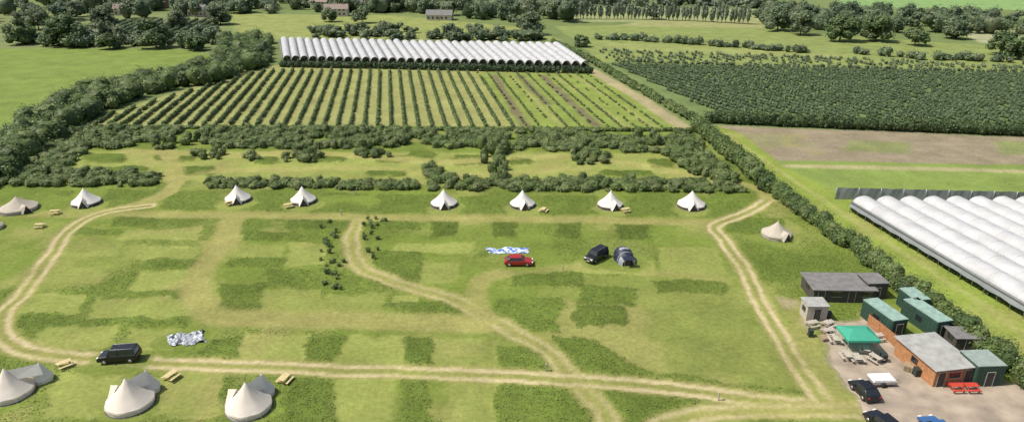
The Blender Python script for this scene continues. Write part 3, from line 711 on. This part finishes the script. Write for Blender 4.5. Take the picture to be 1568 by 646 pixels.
# ------------------------------------------------------------ yard buildings
GRF=M("grey_roof",(.17,.165,.16),.8,0,.2,1.2); LGR=M("light_roof",(.33,.33,.31),.7,0,.2,1); DGN=M("dark_green_steel",(.035,.075,.055),.6,0,.15,2); LGN=M("green_roof",(.24,.35,.30),.6,0,.2,1.2)
ORG=M("cedar_cladding",(.40,.19,.085),.75,0,.22,3); DKW=M("dark_cladding",(.07,.062,.055),.8,0,.2,3); GGW=M("grey_green_steel",(.25,.30,.27),.6,0,.15,2)
def shed(name,u,v,w,d,h,rz,wall,roof,pitch=.0,over=.15,doors=1,ribs=0,trim=None):
    """u,v = middle of the near wall's foot"""
    x,y=G(u,v); e=empty(name,(x,y,.03),rz); b=MB()
    b.box((0,d/2,h/2),(w,d,h),wall)
    if ribs:
        k=int(w/.28)
        for i in range(k): b.box((-w/2+(i+.5)*w/k,-.02,h/2),(.1,.05,h*.94),wall)
        k=int(d/.28)
        for i in range(k):
            for s_ in (-1,1): b.box((s_*(w/2+.015),(i+.5)*d/k,h/2),(.05,.1,h*.94),wall)
    b.build("walls",parent=e)
    r=MB(); r.box((0,d/2,h+.10+pitch*d*.25),(w+2*over,d+2*over,.1),roof,rx=math.atan(pitch)*.5)
    if pitch: 
        for s_ in (-1,1): r.box((s_*w*.5,d/2,h+.02+pitch*d*.12),(.08,d,pitch*d*.35+.06),wall)
    for i in range(int(w/.6)): r.box((-w/2+(i+.5)*.6,d/2,h+.165+pitch*d*.25),(.05,d+2*over,.03),roof,rx=math.atan(pitch)*.5)
    r.build("roof",parent=e)
    o=MB(); t=trim or STEEL
    for i in range(doors):
        cx=-w/2+(i+.5)*w/doors
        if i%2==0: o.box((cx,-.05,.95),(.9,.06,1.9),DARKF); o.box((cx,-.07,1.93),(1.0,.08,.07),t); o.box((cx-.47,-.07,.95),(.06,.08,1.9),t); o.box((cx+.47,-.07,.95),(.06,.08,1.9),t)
        else: o.box((cx,-.05,1.4),(1.3,.06,.8),GLASS); o.box((cx,-.08,1.0),(1.4,.12,.06),t); o.box((cx,-.07,1.83),(1.4,.08,.06),t)
    o.box((-w/2-.04,d*.5,1.4),(.06,1.0,.7),GLASS)
    o.build("door_and_windows",parent=e); return e
A=.12
shed("facilities_block",1290,464,8.4,4.6,2.0,-.03,DKW,GRF,.05,.3,4); shed("store_shed",1340,459,2.9,3,2.5,.05,DKW,GRF,.03,.1,1)
shed("washroom_cabin",1249,492,2.7,2.2,2.2,.0,GW,LGR,.04,.15,1)
shed("shipping_container",1373,516,2.2,5.6,2.4,A+.1,DGN,LGN,0,.02,1,1); shed("shipping_container",1441,518,2.2,6.0,2.4,A+.1,DGN,LGN,0,.02,1,1); shed("shipping_container",1407,484,2.2,3.4,2.4,A,DGN,LGN,0,.02,1,1)
shed("tool_shed",1480,538,3.2,2.4,1.8,-.02,DKW,GRF,.05,.2,1)
shed("timber_cabin",1457,589,5.0,6.6,2.2,.16,ORG,LGR,.04,.3,3)
shed("shipping_container",1511,591,3.3,3.2,2.6,.05,DGN,GGW,0,.02,1,1)
def fence(pl,h,m):
    P=[G(*p) for p in pl]; mb=MB()
    for (x0,y0),(x1,y1) in zip(P[:-1],P[1:]):
        L=math.hypot(x1-x0,y1-y0); a=math.atan2(y1-y0,x1-x0); k=int(L/.16)
        for i in range(k):
            t=(i+.5)/k; mb.box((x0+(x1-x0)*t,y0+(y1-y0)*t,h/2+random.uniform(-.02,.02)),(.14,.03,h),m,rz=a)
        for z in (.4,h-.3): mb.box(((x0+x1)/2,(y0+y1)/2+.05,z),(L,.05,.08),m,rz=a)
        for i in range(int(L/2)+1): mb.box((x0+(x1-x0)*i*2/L,y0+(y1-y0)*i*2/L,h/2),(.1,.1,h+.1),m,rz=a)
    mb.build("timber_fence")
fence([(1328,497),(1352,516),(1405,560)],1.6,ORG)
fence([(1328,497),(1345,488)],1.6,ORG)
def gazebo(u,v,w,d,rz,m):
    x,y=G(u,v); mb=MB(); h=2.1
    for sx in (-1,1):
        for sy in (-1,1): mb.beam((sx*w/2,sy*d/2,0),(sx*w/2,sy*d/2,h),.04,STEEL)
    V=[(-w/2-.1,-d/2-.1,h),(w/2+.1,-d/2-.1,h),(w/2+.1,d/2+.1,h),(-w/2-.1,d/2+.1,h),(-w*.22,0,h+.65),(w*.22,0,h+.65)]
    mb.add(V,[(0,1,5,4),(1,2,5),(2,3,4,5),(3,0,4)],m)
    for a,b in ((0,1),(1,2),(2,3),(3,0)):
        p,q=V[a],V[b]; mb.add([p,q,(q[0],q[1],h-.28),(p[0],p[1],h-.28)],[(3,2,1,0)],m)
    mb.build("green_gazebo",(x,y,.03),rz)
gazebo(1309,532,3.8,3.3,.0,fabric("green_canvas",(.08,.42,.29),.3))
BINM=M("wheelie_bin_plastic",(.03,.04,.035),.6); CRATE=M("crate_wood",(.35,.27,.17),.85,0,.2,5)
def bin_(u,v,rz=0):
    x,y=G(u,v); mb=MB(); mb.box((0,0,.52),(.5,.6,.9),BINM,taper=1.12); mb.box((0,0,1.01),(.6,.72,.07),BINM,rx=.08); mb.beam((-.27,.36,.1),(.27,.36,.1),.1,TYRE,10); mb.build("wheelie_bin",(x,y,.03),rz)
for u,v in ((1346,548),(1352,553),(1240,515),(1268,488),(1402,575)): bin_(u,v,random.uniform(-.3,.3))
def pallet(u,v,rz,k):
    x,y=G(u,v); mb=MB()
    for j in range(k):
        for i in range(6): mb.box((-.5+i*.2,0,.13+j*.15),(.12,1.0,.025),CRATE)
        for i in (-.4,0,.4): mb.box((0,i,.07+j*.15),(1.1,.1,.09),CRATE)
    mb.build("pallet_stack",(x,y,.03),rz)
for u,v,r,k in ((1262,520,.2,3),(1390,566,.9,5),(1418,530,.3,4),(1262,508,1.,2)): pallet(u,v,r,k)
BRK=M("brick",(.30,.18,.13),.85,0,.2,3); REN=M("render_wall",(.5,.44,.36),.85); TIL=M("roof_tiles",(.24,.19,.16),.85,0,.2,3)
def house(u,v,w,d,h,wall,roof,rz):
    x,y=G(u,v); e=empty("farm_house",(x,y,0),rz); b=MB(); b.box((0,d/2,h/2),(w,d,h),wall)
    b.add([(-w/2,0,h),(-w/2,d,h),(-w/2,d/2,h+2.4),(w/2,0,h),(w/2,d,h),(w/2,d/2,h+2.4)],[(0,2,1),(3,4,5)],wall); b.build("walls",parent=e)
    r=MB(); o=.4
    r.add([(-w/2-o,-o,h-.2),(w/2+o,-o,h-.2),(w/2+o,d/2,h+2.5),(-w/2-o,d/2,h+2.5),(-w/2-o,d+o,h-.2),(w/2+o,d+o,h-.2)],[(0,1,2,3),(3,2,5,4)],roof)
    r.box((w*.3,d/2,h+2.7),(.8,.7,1.4),BRK); r.build("roof",parent=e)
    q=MB()
    for fl in range(2 if h>4 else 1):
        for i in range(int(w/2.6)): q.box((-w/2+1.4+i*2.6,-.04,1.5+fl*2.5),(1.1,.08,1.2),GLASS)
    q.box((0,-.05,1.),(1,.1,2),WOOD); q.build("windows_and_door",parent=e)
house(515,26,14,8,4.6,REN,TIL,.1); house(672,32,15,8,3.2,REN,GRF,-.05); house(190,24,11,7,4.2,REN,TIL,.3); house(300,26,11,7,4.4,REN,GRF,-.2); house(240,14,12,7,4.6,BRK,TIL,.1); house(488,14,12,7,4.6,REN,TIL,-.2); house(545,16,10,7,4.4,BRK,GRF,.3)
for u,v in ((862,416),(836,568),(523,330),(545,300),(1100,612)):
    x,y=G(u,v); mb=MB(); mb.box((0,0,.5),(.12,.12,1.),GW); mb.box((0,-.1,.85),(.1,.14,.1),STEEL); mb.box((0,0,1.02),(.18,.18,.05),GW); mb.build("water_tap_post",(x,y,.02))
# ------------------------------------------------------------ camera, light, sky
cam=bpy.data.objects.new("camera",bpy.data.cameras.new("camera")); sc.collection.objects.link(cam)
cam.location=(0,0,H); cam.rotation_euler=(math.pi/2-TH,0,0); cam.data.lens=24; cam.data.sensor_width=36; cam.data.clip_start=1; cam.data.clip_end=20000
sc.camera=cam
trav=Vector((.72,.10,-1.08)).normalized()
sl=bpy.data.lights.new("sun",'SUN'); sl.energy=4.7; sl.angle=math.radians(.5); sl.color=(1,.95,.85)
so=bpy.data.objects.new("sun",sl); sc.collection.objects.link(so); so.rotation_euler=trav.to_track_quat('-Z','Y').to_euler(); so.location=(0,0,200)
w=bpy.data.worlds.new("World"); sc.world=w; w.use_nodes=True; n=w.node_tree.nodes; l=w.node_tree.links
sk=n.new("ShaderNodeTexSky"); sk.sky_type='NISHITA'; sk.sun_disc=False
d=-trav; sk.sun_elevation=math.asin(d.z); sk.sun_rotation=math.atan2(d.x,d.y); sk.air_density=1.0; sk.dust_density=3.5
n["Background"].inputs["Strength"].default_value=.13
l.new(sk.outputs[0],n["Background"].inputs["Color"])
sc.view_settings.view_transform='Standard'; sc.view_settings.look='None'; sc.view_settings.exposure=0
print("faces",sum(len(o.data.polygons) for o in sc.objects if o.type=='MESH'))
